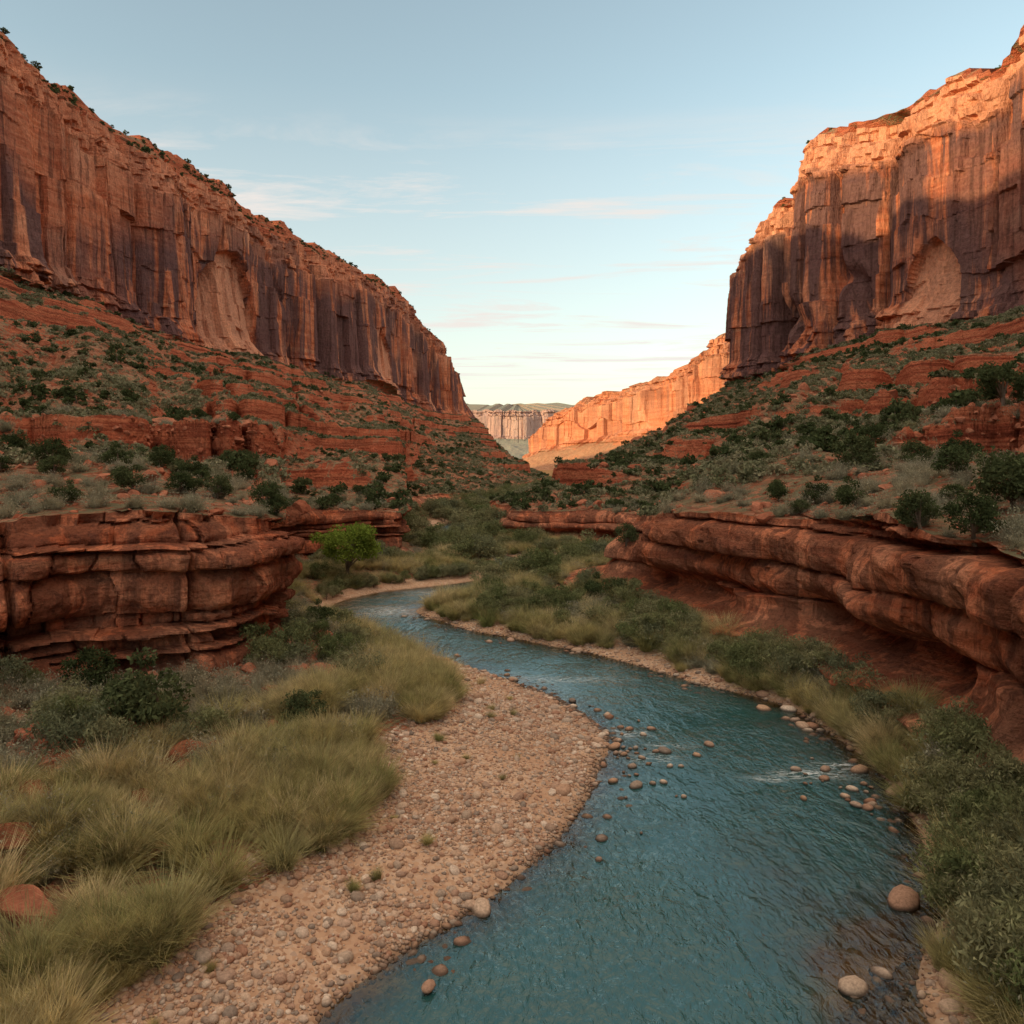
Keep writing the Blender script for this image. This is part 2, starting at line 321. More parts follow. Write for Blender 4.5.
Rs=[
[(12,-60),(15,-60,1),(22,-60,2),(21.5,-60,9),(95,-220,49),(101,-220,116)],
[(9,-20),(12,-20,.9),(19,-20,1.8),(18.6,-20,9),(103,-60,49),(108,-60,118)],
[(8.5,5),(11,5,.8),(17,6,1.7),(16.7,6,9),(109,60,49),(113,60,121)],
[(8.9,17),(12,17.5,.8),(16.4,18,1.6),(16,18,9),(114,125,49),(118,125,124)],
[(11.7,21.7),(13.8,22.5,.7),(16.3,25.3,1.5),(16.2,26,8.6),(117,160,49),(121,160,126)],
[(13.7,28),(15,28.5,.7),(16.8,29.8,1.5),(17,31,8.9),(118,180,49),(121.5,181,124)],
[(14,33),(15.3,33.5,.7),(17,35,1.5),(17.5,36.5,9.2),(115,200,48),(118,202,113)],
[(13.1,39),(14.2,40.5,.7),(15.7,42.8,1.6),(16.5,44.5,8.6),(109,222,47),(112,224,111)],
[(10,42.5),(11.2,46,.7),(12.3,50,1.6),(13.2,52,8.4),(103,238,46),(106,240,114)],
[(5.4,49),(7.2,52,.7),(9.3,56.5,1.6),(10.3,58,8.1),(97,252,45),(100,254,115)],
[(.5,53),(4,56.5,.7),(8.6,61,1.8),(11.5,63,7.5),(95,260,44),(98,262,116)],
[(-4.5,58),(0,61,.7),(6.5,65,1.9),(12,68,6.8),(93.5,267,43),(96.5,269,114)],
[(-7.5,63),(-2,65.5,.7),(6,70,1.9),(13,74,6),(91,273,43),(94,275,104)],
[(-6,67.5),(-1,69.5,.7),(9,76,1.8),(14,80,5.4),(89.6,278,43),(92.6,280,102)],
[(-.5,71.5),(4,75,.7),(12,83,1.7),(16,86,5),(88.6,282,42.5),(91.6,284,102)],
[(4,77),(8,81,.7),(14,90,1.6),(17,92,5),(87.8,285,42),(90.8,287,100)],
[(6,85),(9,88,.7),(13,97,1.5),(14,99.5,5.2),(87,288,42),(90,290,96)],
[(3,94),(5,96.5,.7),(7,102.5,1.4),(7.5,104.5,5.2),(86.5,291,42),(89.5,293,95)],
[(-3,104),(-2,105,.7),(-1,107,1.4),(0,108.5,5),(86,294,42),(89,297,94)],
[(-7,115),(-6,116,.7),(-3,117,1.4),(-1.5,118,5),(86.5,298,42),(89.5,302,92)],
[(-9,132),(-7.5,132,.6),(-5,134,1.4),(-3,134,5),(88,303,42),(92,307,89)],
[(-3,160),(-1,160,.6),(3,161,1.5),(6,161,4.5),(90,307,42),(95,313,86)],
[(8,200),(10,200,.6),(14,201,1.5),(18,201,4),(93,311,42),(98,318,84)],
[(18,260),(20,260,.6),(24,260,1.5),(27,260,3),(97,315,41),(103,323,82)],
[(27,320),(29,319,.6),(33,318,1.5),(36,317,3),(105,319,40),(110,327,80)],
[(33,370),(35,369,.6),(39,366,1.5),(42,364,3),(125,323,40),(128,331,80)],
[(60,405),(61,403,.6),(64,398,1.5),(66,394,3),(180,328,40),(181,336,80)],
[(150,430),(150,428,.6),(150,424,1.5),(150,420,3),(300,330,40),(300,338,80)]]
def tofe(S):
    return {k:np.array([(r[i][0],r[i][1],r[i][2] if len(r[i])>2 else 0.) for r in S],float) for i,k in enumerate(['W','G','B','T','F','L'])}
m_cliff=cliff_mat('red_sandstone_cliff');m_ledge=cliff_mat('red_sandstone_ledge',5.0,.72,vc=(.14,.068,.05),fw=.8,hb=.35)
m_talus=soil_mat('talus');m_bank=soil_mat('bank_soil',3.0,1.0)
g=M('river_gravel');P=g.pos()
v=g.vor(P,9,'F1','Color');sv=g.n('ShaderNodeSeparateColor');lk(g.nt,v,sv.inputs[0])
c=g.ramp(sv.outputs[0],[(0,(.30,.175,.11)),(.35,(.48,.31,.20)),(.7,(.56,.40,.28)),(1,(.36,.26,.20))])
c=g.mix(g.ramp(g.noise(P,.5,4,.6),[(.42,0.0),(.62,.7)]),c,(.42,.25,.155))
sx=g.n('ShaderNodeSeparateXYZ');lk(g.nt,g.pos(),sx.inputs[0])
wet=g.ramp(g.ma('MULTIPLY_ADD',g.noise(P,1.2,3),.25,sx.outputs[2]),[(.08,1.0),(.22,0.0)])
c=g.mix(g.ma('MULTIPLY',wet,.75),c,(.12,.072,.04))
m_gravel=g.finish(c,g.bump(g.vor(P,9),-.8,.06),.85,0)
mats={'gravel_bar':m_gravel,'pebble_shore':m_gravel,'riverbank':m_bank,'rock_ledge':m_ledge,'talus_slope':m_talus,'sandstone_cliff':m_cliff,'mesa_top':m_talus}
LG,LE,LC,LsL,LsB=build_side(tofe(Ls),1,1.4,11,15,9,-800,.5,mats,
   cracks=[(228,1.6,5,60),(262,1.5,5,50),(405,2.4,8,50),(440,2,6,50),(515,2.5,9,50),(548,2.5,9,50),(575,3,9,50),(590,2,8,50)],arches=[(325,26,96,5),(470,14,88,3)],capf=.4)
RG,RE,RC,RsL,RsB=build_side(tofe(Rs),-1,1.2,57,6,2.5,700,2.8,mats,
   cracks=[(234,2.2,10,40),(249,1.3,5,40),(262,1.3,5,40),(272.5,2.4,10,40),(283,1.4,7,40),(196,1.2,4,60)],arches=[(214,9,70,3.5)],capf=.9)
# ------------------------------------------------------------------ far mesas
def mesa(name,st,base_out,side,k,seed,matc,matt,capb,capu,dens):
    st=np.array(st,float);L=st[:,[0,1,3]];F=st[:,[0,1,2]]
    t=np.linspace(0,len(st)-1,dens);L=catmull(L,t);F=catmull(F,t);nn=normals2(L,side,31);s=arcl(L)
    L[:,2]+=k*(2*vn(s/(20*k),0,0,seed)+np.round(2*vn(s/(8*k),0,0,seed+1)))
    B=F.copy();B[:,:2]+=nn*base_out;B[:,2]=-1
    P1=L.copy();P1[:,:2]-=nn*capb;P1[:,2]+=capu
    P2=P1.copy();P2[:,:2]-=nn*capb*4
    rows=[];wc=[]
    for i in range(90):
        q=i/90;p=B+(F-B)*q;p[:,2]=B[:,2]+(F[:,2]-B[:,2])*q**1.3;p[:,2]+=k*(5*fbm(p[:,0]/(18*k),p[:,1]/(18*k),0,4,seed+3))*math.sin(math.pi*q);rows.append(p);wc.append(max(0,(q-.8)/.2))
    for i in range(110): rows.append(F+(L-F)*(i/110));wc.append(1)
    for i in range(20): rows.append(L+(P1-L)*(i/20));wc.append(1-i/20)
    rows.append(P1);wc.append(0);rows.append(P2);wc.append(0)
    G=np.stack(rows).astype(f32);wc=np.array(wc,f32)[:,None]
    sl=np.broadcast_to(s.astype(f32),G.shape[:2])
    D=cliff_disp(sl,G[...,2],F[:,2][None],L[:,2][None],seed+9,k)[0]*wc
    G[...,0]+=D*nn[:,0];G[...,1]+=D*nn[:,1]
    root=bpy.data.objects.new(name,None);scene.collection.objects.link(root)
    for a,b,nm,mt in ((0,90,'talus',matt),(90,200,'cliff_face',matc),(200,len(G)-1,'cap',matt)):
        o=grid_obj(nm,G[a:b+1],mt,False);o.parent=root
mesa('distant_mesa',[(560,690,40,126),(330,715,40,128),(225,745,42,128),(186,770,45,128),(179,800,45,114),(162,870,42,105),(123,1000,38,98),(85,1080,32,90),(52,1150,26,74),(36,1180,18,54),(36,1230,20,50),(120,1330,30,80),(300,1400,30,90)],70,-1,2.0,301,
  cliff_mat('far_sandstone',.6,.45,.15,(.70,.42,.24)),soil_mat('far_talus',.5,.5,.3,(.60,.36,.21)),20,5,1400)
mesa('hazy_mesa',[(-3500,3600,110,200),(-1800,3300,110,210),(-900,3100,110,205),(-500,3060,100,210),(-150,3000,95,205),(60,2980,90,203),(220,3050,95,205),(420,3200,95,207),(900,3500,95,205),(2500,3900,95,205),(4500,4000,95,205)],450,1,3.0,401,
  cliff_mat('haze_sandstone',.25,.3,.62,(.45,.39,.38)),soil_mat('haze_talus',.2,1.,.6,(.28,.35,.31)),260,38,1400)  # distance haze is mixed into these two colours as a pale tint
gp=np.array([[-15000,-15000,-.9],[15000,-15000,-.9],[15000,15000,-.9],[-15000,15000,-.9]]);
g=M('desert_floor');P=g.pos();c=g.ramp(g.noise(P,.8,5,.7),[(.35,(.20,.12,.055)),(.6,(.40,.23,.11))]);mg=g.finish(c,g.bump(g.vor(P,4),-.6,.1),.9,0)
mesh_obj('ground',gp,np.array([[0,1,2,3]]),mg)
# ------------------------------------------------------------------ river
pairs=[(-16,-60,12,-60),(-13,-20,9,-20),(-8,6,8.5,5),(-4.1,16.9,8.9,17),(-.3,22.2,11.7,21.7),(2.2,27,13.7,28),(4,33.5,14,34),(3,38,12.7,40),(0.5,43,8.5,45.5),(-3.5,47,3,51),(-7,52,-2,55.5),(-11,57,-6,60),(-14.5,63,-7.8,64),(-13.5,70,-5.5,68),(-7,76.5,-.5,71.5),(-1,82,5,79),(-.5,88,6,87),(-6,99,1,98),(-13,112,-5.5,111),(-16,132,-9,132),(-10,160,-3,160),(0,200,8,200),(10,260,18,260),(19,320,27,320),(24,380,33,370),(24,440,60,420)]
pr=np.array(pairs,float);t=np.linspace(0,len(pr)-1,1400)
A=catmull(pr[:,:2],t);Bb=catmull(pr[:,2:],t);w=np.linspace(0,1,50)
d=Bb-A;ln=np.linalg.norm(d,axis=1,keepdims=True);u=d/ln;A2=A-u*1.6;B2=Bb+u*1.6
G=np.zeros((len(w),len(t),3));dep=np.zeros((len(w),len(t)));
for i,q in enumerate(w):
    p=A2+(B2-A2)*q;G[i,:,:2]=p;dist_=np.minimum(q*(ln[:,0]+3.2)-1.6,(1-q)*(ln[:,0]+3.2)-1.6)
    dep[i]=np.clip(dist_/3.0,0,1)
bar=np.exp(-((G[...,0]-8.0)/2.2)**2-((G[...,1]-20)/6.5)**2)
wm=M('river_water')
P=wm.pos();at=wm.attr('depth')
dn=wm.ma('ADD',at,wm.ma('MULTIPLY',wm.ma('SUBTRACT',wm.noise(P,.7,4),.5),.8))
h1=wm.noise(wm.vm(P,(1.5,.8,1)),1.0,2,.55,.6);h2=wm.noise(wm.vm(P,(5.5,2.6,1)),1.0,3,.6,.8)
amp=wm.ramp(wm.noise(P,.13,2),[(.4,.35),(.6,1.0)])
h=wm.ma('MULTIPLY',wm.ma('ADD',h1,wm.ma('MULTIPLY',h2,.42)),amp)
nb=wm.bump(h,1.0,.22)
df=wm.n('ShaderNodeBsdfDiffuse');wm.set(df.inputs[0],wm.mix(wm.noise(P,.25,2),(.011,.058,.060),(.024,.092,.092)))
tr=wm.n('ShaderNodeBsdfTransparent');tr.inputs[0].default_value=(.68,.66,.50,1)
gl=wm.n('ShaderNodeBsdfGlossy');gl.inputs['Roughness'].default_value=.05;gl.inputs[0].default_value=(.88,.96,.98,1);lk(wm.nt,nb,gl.inputs['Normal'])
fr=wm.n('ShaderNodeFresnel');fr.inputs[0].default_value=1.6;lk(wm.nt,nb,fr.inputs['Normal'])
m1=wm.n('ShaderNodeMixShader');wm.set(m1.inputs[0],wm.ramp(dn,[(.05,0.0),(.45,.72),(.9,1.0)]));lk(wm.nt,tr.outputs[0],m1.inputs[1]);lk(wm.nt,df.outputs[0],m1.inputs[2])
m2=wm.n('ShaderNodeMixShader');lk(wm.nt,fr.outputs[0],m2.inputs[0]);lk(wm.nt,m1.outputs[0],m2.inputs[1]);lk(wm.nt,gl.outputs[0],m2.inputs[2])
fm=wm.n('ShaderNodeBsdfDiffuse');fm.inputs[0].default_value=(.8,.83,.83,1)
ff=wm.ma('MULTIPLY',wm.attr('foam'),wm.ramp(wm.noise(wm.vm(P,(1.6,5,1)),1,6,.75,1.5),[(.49,0.0),(.60,1.0)]))
m3=wm.n('ShaderNodeMixShader');lk(wm.nt,ff,m3.inputs[0]);lk(wm.nt,m2.outputs[0],m3.inputs[1]);lk(wm.nt,fm.outputs[0],m3.inputs[2])
lk(wm.nt,m3.outputs[0],wm.out.inputs[0])
foam=np.zeros_like(dep)
for (fx,fy,rx,ry,a) in [(11.4,30.4,1.3,.45,1.),(12.6,31.3,.7,.35,.9),(9.6,29.9,.8,.25,.6),(-9.5,63,2.5,2.,.8),(-6,72,3,1.5,.7),(4.9,35,1.0,.5,.7),(5.6,32,.9,.5,.6),(6.6,33.4,.9,.3,.5),(3.0,43.5,2.5,.6,.6)]:
    foam+=a*np.exp(-((G[...,0]-fx)/rx)**2-((G[...,1]-fy)/ry)**2)
dep=np.clip(dep-bar*.7,0,1)
grid_obj('river',G,wm.m,True,{'depth':dep,'foam':np.clip(foam,0,1)},flip=True)
# ------------------------------------------------------------------ plant & rock kit
def leaf_mat(name,cols,trans=.25):
    m=M(name);oi=m.n('ShaderNodeObjectInfo').outputs['Random']
    c=m.ramp(oi,[(i/(len(cols)-1),c) for i,c in enumerate(cols)])
    c=m.mix(1.0,c,m.ramp(m.noise(m.pos(),2.5,2,.6),[(.3,.5),(.7,1.45)]),'MULTIPLY')
    a=m.n('ShaderNodeBsdfDiffuse');b=m.n('ShaderNodeBsdfTranslucent');lk(m.nt,c,a.inputs[0]);lk(m.nt,c,b.inputs[0])
    x=m.n('ShaderNodeMixShader');x.inputs[0].default_value=trans;lk(m.nt,a.outputs[0],x.inputs[1]);lk(m.nt,b.outputs[0],x.inputs[2]);lk(m.nt,x.outputs[0],m.out.inputs[0]);return m.m
m_jun=leaf_mat('juniper_foliage',[(.060,.080,.034),(.080,.105,.045),(.10,.12,.055)])
m_sage=leaf_mat('sage_foliage',[(.28,.275,.195),(.34,.325,.235),(.37,.335,.23),(.23,.235,.15)])
m_sf=leaf_mat('slope_scrub_foliage',[(.17,.18,.095),(.23,.235,.14),(.31,.29,.185),(.095,.115,.055)])
m_grass=leaf_mat('bank_grass',[(.34,.315,.13),(.55,.45,.22),(.24,.26,.10),(.64,.52,.30),(.31,.295,.135)],.35)
m_willow=leaf_mat('willow_foliage',[(.14,.17,.07),(.21,.225,.105),(.28,.27,.145),(.17,.19,.11)],.3)
m_cot=leaf_mat('cottonwood_foliage',[(.20,.27,.045),(.22,.29,.055)],.4)
b_=M('bark');m_bark=b_.finish(b_.ramp(b_.noise(b_.pos((3,3,.6)),2,3),[(.3,(.09,.065,.045)),(.7,(.22,.17,.13))]),None,.9,0)
def rq(n): 
    v=rng.normal(size=(n,3));return v/np.linalg.norm(v,axis=1,keepdims=True)
def leaves(C,size,asp=.5,up=0.0):
    n=len(C);a=rq(n);a[:,2]+=up;a/=np.linalg.norm(a,axis=1,keepdims=True);b=np.cross(a,rq(n));b/=np.linalg.norm(b,axis=1,keepdims=True)
    s=(size*rng.uniform(.6,1.4,n))[:,None]
    V=np.stack([C-a*s,C+b*s*asp,C+a*s,C-b*s*asp],1).reshape(-1,3)
    return V,np.arange(4*n).reshape(-1,4)
def tube(p,r,sides=6):
    p=np.array(p,float);V=[];F=[]
    for i,(q,rr) in enumerate(zip(p,r)):
        for k in range(sides):
            a=2*math.pi*k/sides;V.append(q+np.array([math.cos(a)*rr,math.sin(a)*rr,0]))
    for i in range(len(p)-1):
        for k in range(sides):
            F.append([i*sides+k,i*sides+(k+1)%sides,(i+1)*sides+(k+1)%sides,(i+1)*sides+k])
    return np.array(V),np.array(F)
def join(parts):
    V=[];F=[];o=0;mi=[]
    for v,f,m in parts: V.append(v);F.append(f+o);o+=len(v);mi+= [m]*len(f)
    return np.concatenate(V),np.concatenate(F),np.array(mi,np.int32)
def crown_pts(n,ncl,h0,rad,hgt,clr):
    cl=[]
    while len(cl)<ncl:
        v=rng.normal(size=3);v/=np.linalg.norm(v);v*=rng.uniform(.45,1.0)**.5
        if v[2]<-.6: continue
        cl.append([v[0]*rad*rng.uniform(.75,1.1),v[1]*rad*rng.uniform(.75,1.1),h0+(v[2]*.5+.5)*hgt*rng.uniform(.85,1.1)])
    cl=np.array(cl);idx=rng.integers(0,ncl,n);r=clr*rng.uniform(.6,1.3,ncl)
    d=rq(n)*(rng.uniform(0,1,n)**.4)[:,None]
    return cl[idx]+d*r[idx][:,None]*np.array([1,1,.75]),cl
def plant(name,leafmat,n,ncl,h0,rad,hgt,clr,ls,asp=.5,limbs=5,tr=.09,up=0):
    P,cl=crown_pts(n,ncl,h0,rad,hgt,clr);V,F=leaves(P,ls,asp,up);parts=[(V,F,0)]
    parts.append((*tube([(0,0,-.3),(.03,.02,h0+hgt*.25),(.0,.05,h0+hgt*.6)],[tr,tr*.7,tr*.3]),1))
    for c in cl[:limbs]:
        z0=h0*.4+hgt*.1;parts.append((*tube([(0,0,z0),c*np.array([.45,.45,.5])+np.array([0,0,z0*.5]),c],[tr*.55,tr*.35,tr*.1],5),1))
    V,F,mi=join(parts);o=mesh_obj(name,V,F,leafmat,False,link=False);o.data.materials.append(m_bark);o.data.polygons.foreach_set('material_index',mi);return o
def blades(n,r0,L,w,lean,bend,seg=2):
    az=rng.uniform(0,2*np.pi,n);rad=r0*np.sqrt(rng.uniform(0,1,n));ra=rng.uniform(0,2*np.pi,n)
    root=np.stack([rad*np.cos(ra),rad*np.sin(ra),np.full(n,-.05)],1)
    ln=rng.uniform(0,1,n)**.8*lean;Ln=L*rng.uniform(.45,1.1,n);hd=np.stack([np.cos(az),np.sin(az),0*az],1)
    sd=np.stack([-np.sin(az),np.cos(az),0*az],1);tw=rng.normal(0,.6,n);sd=sd*np.cos(tw)[:,None]+hd*np.sin(tw)[:,None]
    V=[];p=root.copy()
    for k in range(seg+1):
        ww=w*(1-.85*k/seg);V.append(p-sd*ww);V.append(p+sd*ww)
        a=ln+bend*(k+1)/seg*rng.uniform(.4,1.2,n);p=p+(hd*np.sin(a)[:,None]+np.array([0,0,1.])*np.cos(a)[:,None])*(Ln/seg)[:,None]
    V=np.stack(V,1).reshape(-1,3);b=np.arange(n)[:,None]*(2*(seg+1))
    F=np.concatenate([np.stack([b[:,0]+2*k,b[:,0]+2*k+1,b[:,0]+2*k+3,b[:,0]+2*k+2],1) for k in range(seg)])
    return V,F
def tuft(name,mat,n,r0,L,w,lean,bend,extra=0):
    V,F=blades(n,r0,L,w,lean,bend)
    if extra:
        tips=V.reshape(n,-1,3);idx=rng.integers(0,n,extra);C=tips[idx,rng.integers(2,6,extra)]+rng.normal(0,.05*L,(extra,3))
        v2,f2=leaves(C,.035*L+.01,.4,.6);V,F,_=join([(V,F,0),(v2,f2,0)])
    return mesh_obj(name,V,F,mat,False,link=False)
import bmesh
def rock(name,mat,seed,sub,flat,ang,sq=(1,1,1)):
    bm=bmesh.new();bmesh.ops.create_icosphere(bm,subdivisions=sub,radius=1)
    V=np.array([v.co[:] for v in bm.verts]);F=np.array([[v.index for v in f.verts] for f in bm.faces]);bm.free()
    r2=np.random.default_rng(seed)
    if ang:
        for i in range(13):
            n=r2.normal(size=3);n/=np.linalg.norm(n);dd=r2.uniform(.40,.78);q=V@n;V-=np.maximum(q-dd,0)[:,None]*n*.98
    V*=1+(.16 if ang else .24)*fbm(V[:,0]*1.3+seed,V[:,1]*1.3,V[:,2]*1.3,3,seed)[:,None]
    if ang: V*=1+.06*fbm(V[:,0]*6+seed,V[:,1]*6,V[:,2]*6,2,seed)[:,None]
    V*=np.array([1,r2.uniform(.6,.95),flat])*np.array(sq)
    return mesh_obj(name,V,F,mat,not ang,link=False)
def rock_mat(name,cols,sc=3,wetness=False):
    m=M(name);oi=m.n('ShaderNodeObjectInfo').outputs['Random']
    c=m.ramp(oi,[(i/(len(cols)-1),c) for i,c in enumerate(cols)]);P=m.pos();n=m.noise(P,sc,5,.72)
    c=m.mix(1.0,c,m.ramp(n,[(.25,.5),(.6,1.1),(.8,1.35)]),'MULTIPLY')
    if wetness:
        sx=m.n('ShaderNodeSeparateXYZ');lk(m.nt,P,sx.inputs[0]);c=m.mix(m.ramp(sx.outputs[2],[(.03,.8),(.11,0.0)]),c,(.055,.038,.03))
    return m.finish(c,m.bump(n,.9,.35/sc) if not wetness else None,.85,0)
m_cob=rock_mat('cobble_stone',[(.50,.34,.23),(.33,.17,.11),(.55,.40,.29),(.24,.19,.155),(.46,.28,.18),(.64,.52,.41),(.37,.22,.15),(.43,.35,.28),(.50,.31,.20)],14,True)
m_red=rock_mat('red_boulder_rock',[(.42,.15,.085),(.30,.10,.058),(.48,.20,.12),(.35,.13,.08)],2.6)
def coll(name,objs):
    c=bpy.data.collections.new(name)
    for i,o in enumerate(objs): o.name='%s_kit_%02d'%(name,i);c.objects.link(o)
    return c
K={}
K['juniper']=coll('juniper',[plant('j',m_jun,3000,24,.15,.95,1.55,.42,.07,.45,8,.10,.3) for _ in range(4)])
K['juniper_far']=coll('juniper_far',[plant('jf',m_jun,240,8,.05,.8,1.2,.45,.18,.6,2,.08) for _ in range(4)])
K['shrub_far']=coll('shrub_far',[plant('sf',m_sf,90,6,.0,.8,.75,.4,.20,.5,0,.03) for _ in range(4)])
K['sage']=coll('sage',[tuft('s',m_sage,400,.28,.85,.009,1.05,.30,600) for _ in range(4)])
K['grass']=coll('grass',[tuft('g',m_grass,520,.24,1.25,.010,.62,.75,0) for _ in range(5)])
K['willow']=coll('willow',[plant('w',m_willow,2600,20,.05,.85,1.3,.40,.07,.28,4,.04,.8) for _ in range(4)])
K['cobble']=coll('cobble',[rock('c',m_cob,i+3,2,.6,False) for i in range(6)])
K['boulder']=coll('boulder',[rock('b',m_red,i+30,3,.68,True) for i in range(6)])
K['block']=coll('block',[rock('bl',m_red,i+60,2,.65,True) for i in range(5)])
def scatter(name,kit,P,S,tilt=.15,sq=None):
    n=len(P);c=K[kit];me=bpy.data.meshes.new(name);me.vertices.add(n);me.vertices.foreach_set('co',np.ascontiguousarray(P,dtype=f32).ravel())
    R=np.stack([rng.normal(0,tilt,n),rng.normal(0,tilt,n),rng.uniform(0,6.283,n)],1)
    S=np.asarray(S,float);S=S if S.ndim==2 else np.stack([S,S,S*rng.uniform(.75,1.15,n)],1)
    for k,v in (('rot',R),('scl',S)):
        a=me.attributes.new(k,'FLOAT_VECTOR','POINT');a.data.foreach_set('vector',np.ascontiguousarray(v,dtype=f32).ravel())
    a=me.attributes.new('idx','INT','POINT');a.data.foreach_set('value',rng.integers(0,len(c.objects),n).astype(np.int32))
    o=bpy.data.objects.new(name,me);scene.collection.objects.link(o)
    ng=bpy.data.node_groups.new(name+'_gn','GeometryNodeTree');ng.interface.new_socket('Geometry',in_out='INPUT',socket_type='NodeSocketGeometry');ng.interface.new_socket('Geometry',in_out='OUTPUT',socket_type='NodeSocketGeometry')
    N=ng.nodes.new;gi=N('NodeGroupInput');go=N('NodeGroupOutput');ip=N('GeometryNodeInstanceOnPoints');ci=N('GeometryNodeCollectionInfo')
    ci.inputs['Collection'].default_value=c;ci.inputs['Separate Children'].default_value=True;ci.inputs['Reset Children'].default_value=True
    def na(nm,dt):
        q=N('GeometryNodeInputNamedAttribute');q.data_type=dt;q.inputs['Name'].default_value=nm;return q.outputs[0]
    er=N('FunctionNodeEulerToRotation');L=ng.links.new
    L(gi.outputs[0],ip.inputs['Points']);L(ci.outputs[0],ip.inputs['Instance']);ip.inputs['Pick Instance'].default_value=True
    L(na('idx','INT'),ip.inputs['Instance Index']);L(na('rot','FLOAT_VECTOR'),er.inputs[0]);L(er.outputs[0],ip.inputs['Rotation']);L(na('scl','FLOAT_VECTOR'),ip.inputs['Scale']);L(ip.outputs[0],go.inputs[0])
    md=o.modifiers.new('scatter','NODES');md.node_group=ng;return o
def cells(G,r0,r1,n,wfn=None,minnz=.0,maxd=900):
    g=G[r0:r1+1];a=g[:-1,:-1];b=g[1:,:-1];c=g[:-1,1:];cr=np.cross(b-a,c-a);ar=np.linalg.norm(cr,axis=-1)+1e-9;nz=np.abs(cr[...,2])/ar
    x,y,z=a[...,0],a[...,1],a[...,2];w=ar*(nz>minnz)*(y>4)*(np.abs(x)<.80*y+14)*(np.hypot(x,y)<maxd)
    if wfn is not None: w=w*wfn(x,y,z,nz)
    cum=np.cumsum(w.ravel().astype(float));i=np.searchsorted(cum,rng.uniform(0,cum[-1],n));i=np.clip(i,0,w.size-1)
    r,cc=np.unravel_index(i,w.shape);u=rng.uniform(0,1,n)[:,None];v=rng.uniform(0,1,n)[:,None]
    return g[r,cc]*(1-u)*(1-v)+g[r+1,cc]*u*(1-v)+g[r,cc+1]*(1-u)*v+g[r+1,cc+1]*u*v
def clump(sc,th=0.,seed=0,lo=.15): return lambda x,y,z,nz: lo+sst(th-.25,th+.25,fbm(x/sc,y/sc,0,3,seed))
def dist(P): return np.hypot(P[:,0],P[:,1])
LT=(LE[4],LE[5]);RT=(RE[4],RE[5])
near=lambda a,b: (lambda x,y,z,nz: (np.hypot(x,y)>a)*(np.hypot(x,y)<b)*(.15+sst(-.3,.3,fbm(x/12,y/12,0,2,5))))
BL=[(-11.3,18.6,.95),(-9.8,21.8,.7),(-12.6,17.4,.9),(-13.2,21.0,.9),(-11.6,27.5,.85),(-9.6,26.2,.5),(-11.0,24.3,.75),(-12.4,25.0,.6),(-14.2,23.6,.9),(-10.6,29.4,.6),(-9.3,30.5,.45),(-15.0,26.0,.75)]
def clear_b(P,rad=1.35):
    k=np.ones(len(P),bool)
    for x,y,s in BL: k&=~(np.hypot(P[:,0]-x*.97,P[:,1]-y*.97)<rad*s)
    return P[k]
P=np.concatenate([cells(LG,*LT,23000,clump(22,0,3,.3),.7),cells(RG,*RT,15500,clump(22,0,4,.3),.7)]);P=P[dist(P)>62]
scatter('slope_shrubs','shrub_far',P,rng.uniform(.3,1.1,len(P)))
P=np.concatenate([cells(LG,*LT,2600,clump(30,.05,8,.25),.7),cells(RG,*RT,2600,clump(30,.05,9,.25),.7),cells(LG,LE[6],LE[7],900,None,.3),cells(RG,RE[6],RE[7]+2,220,None,.3)]);P=P[dist(P)>75]
scatter('slope_junipers','juniper_far',P,np.clip(rng.lognormal(-.35,.38,len(P)),.35,1.6))
P=np.concatenate([cells(LG,*LT,560,near(25,110),.75),cells(RG,*RT,660,near(20,110),.75)])
scatter('bench_sagebrush','sage',P,rng.uniform(.6,1.4,len(P)))
P=np.concatenate([cells(LG,*LT,60,near(34,110),.75),cells(RG,*RT,66,near(30,110),.75)])
scatter('bench_junipers','juniper',P,rng.uniform(.45,1.05,len(P)))
P=np.concatenate([cells(LG,*LT,8500,clump(14,0,13,.3),.5),cells(RG,*RT,6500,clump(14,0,14,.3),.5),cells(LG,*LT,2200,near(20,110)),cells(RG,*RT,2000,near(20,110))])
scatter('talus_rocks','block',P,np.clip(rng.lognormal(-1.1,.6,len(P)),.12,1.9)*np.clip(dist(P)/90,.3,1.2),.4)
def wb(lo,hi,th=0,sc=3.5,sd=15): return lambda x,y,z,nz:(y>lo)*(y<hi)*(.05+sst(th-.15,th+.15,fbm(x/sc,y/sc,0,2,sd)))
P=np.concatenate([clear_b(cells(LG,LE[2]-3,LE[2]+24,1500,wb(8,52,-.15,2.2)),1.1),cells(LG,LE[2]-6,LE[2]+30,600,wb(45,120,-.2)),cells(RG,RE[1]+12,RE[3]-8,750,wb(10,60,-.1,2.2)),cells(RG,RE[1]+8,RE[3]-2,1200,wb(50,125))])
S=np.clip(rng.lognormal(-.16,.33,len(P)),.35,1.45)
Pg=cells(LG,LE[1]+14,LE[2]-6,26,lambda x,y,z,nz:(y<46)*1.);P=np.concatenate([P,Pg]);S=np.concatenate([S,rng.uniform(.2,.45,len(Pg))])
scatter('bank_grass','grass',P,S)
P=np.concatenate([clear_b(cells(LG,LE[2]+8,LE[3]-4,760,wb(8,60,-.15,2.6,19)),1.05),cells(LG,LE[2]+5,LE[3]-4,140,wb(50,120)),cells(RG,RE[1]+22,RE[3]-4,360,wb(10,60,-.1,2.6,19)),cells(RG,RE[2],RE[3],230,wb(50,125))])
scatter('sagebrush','sage',P,rng.uniform(.5,1.4,len(P)))
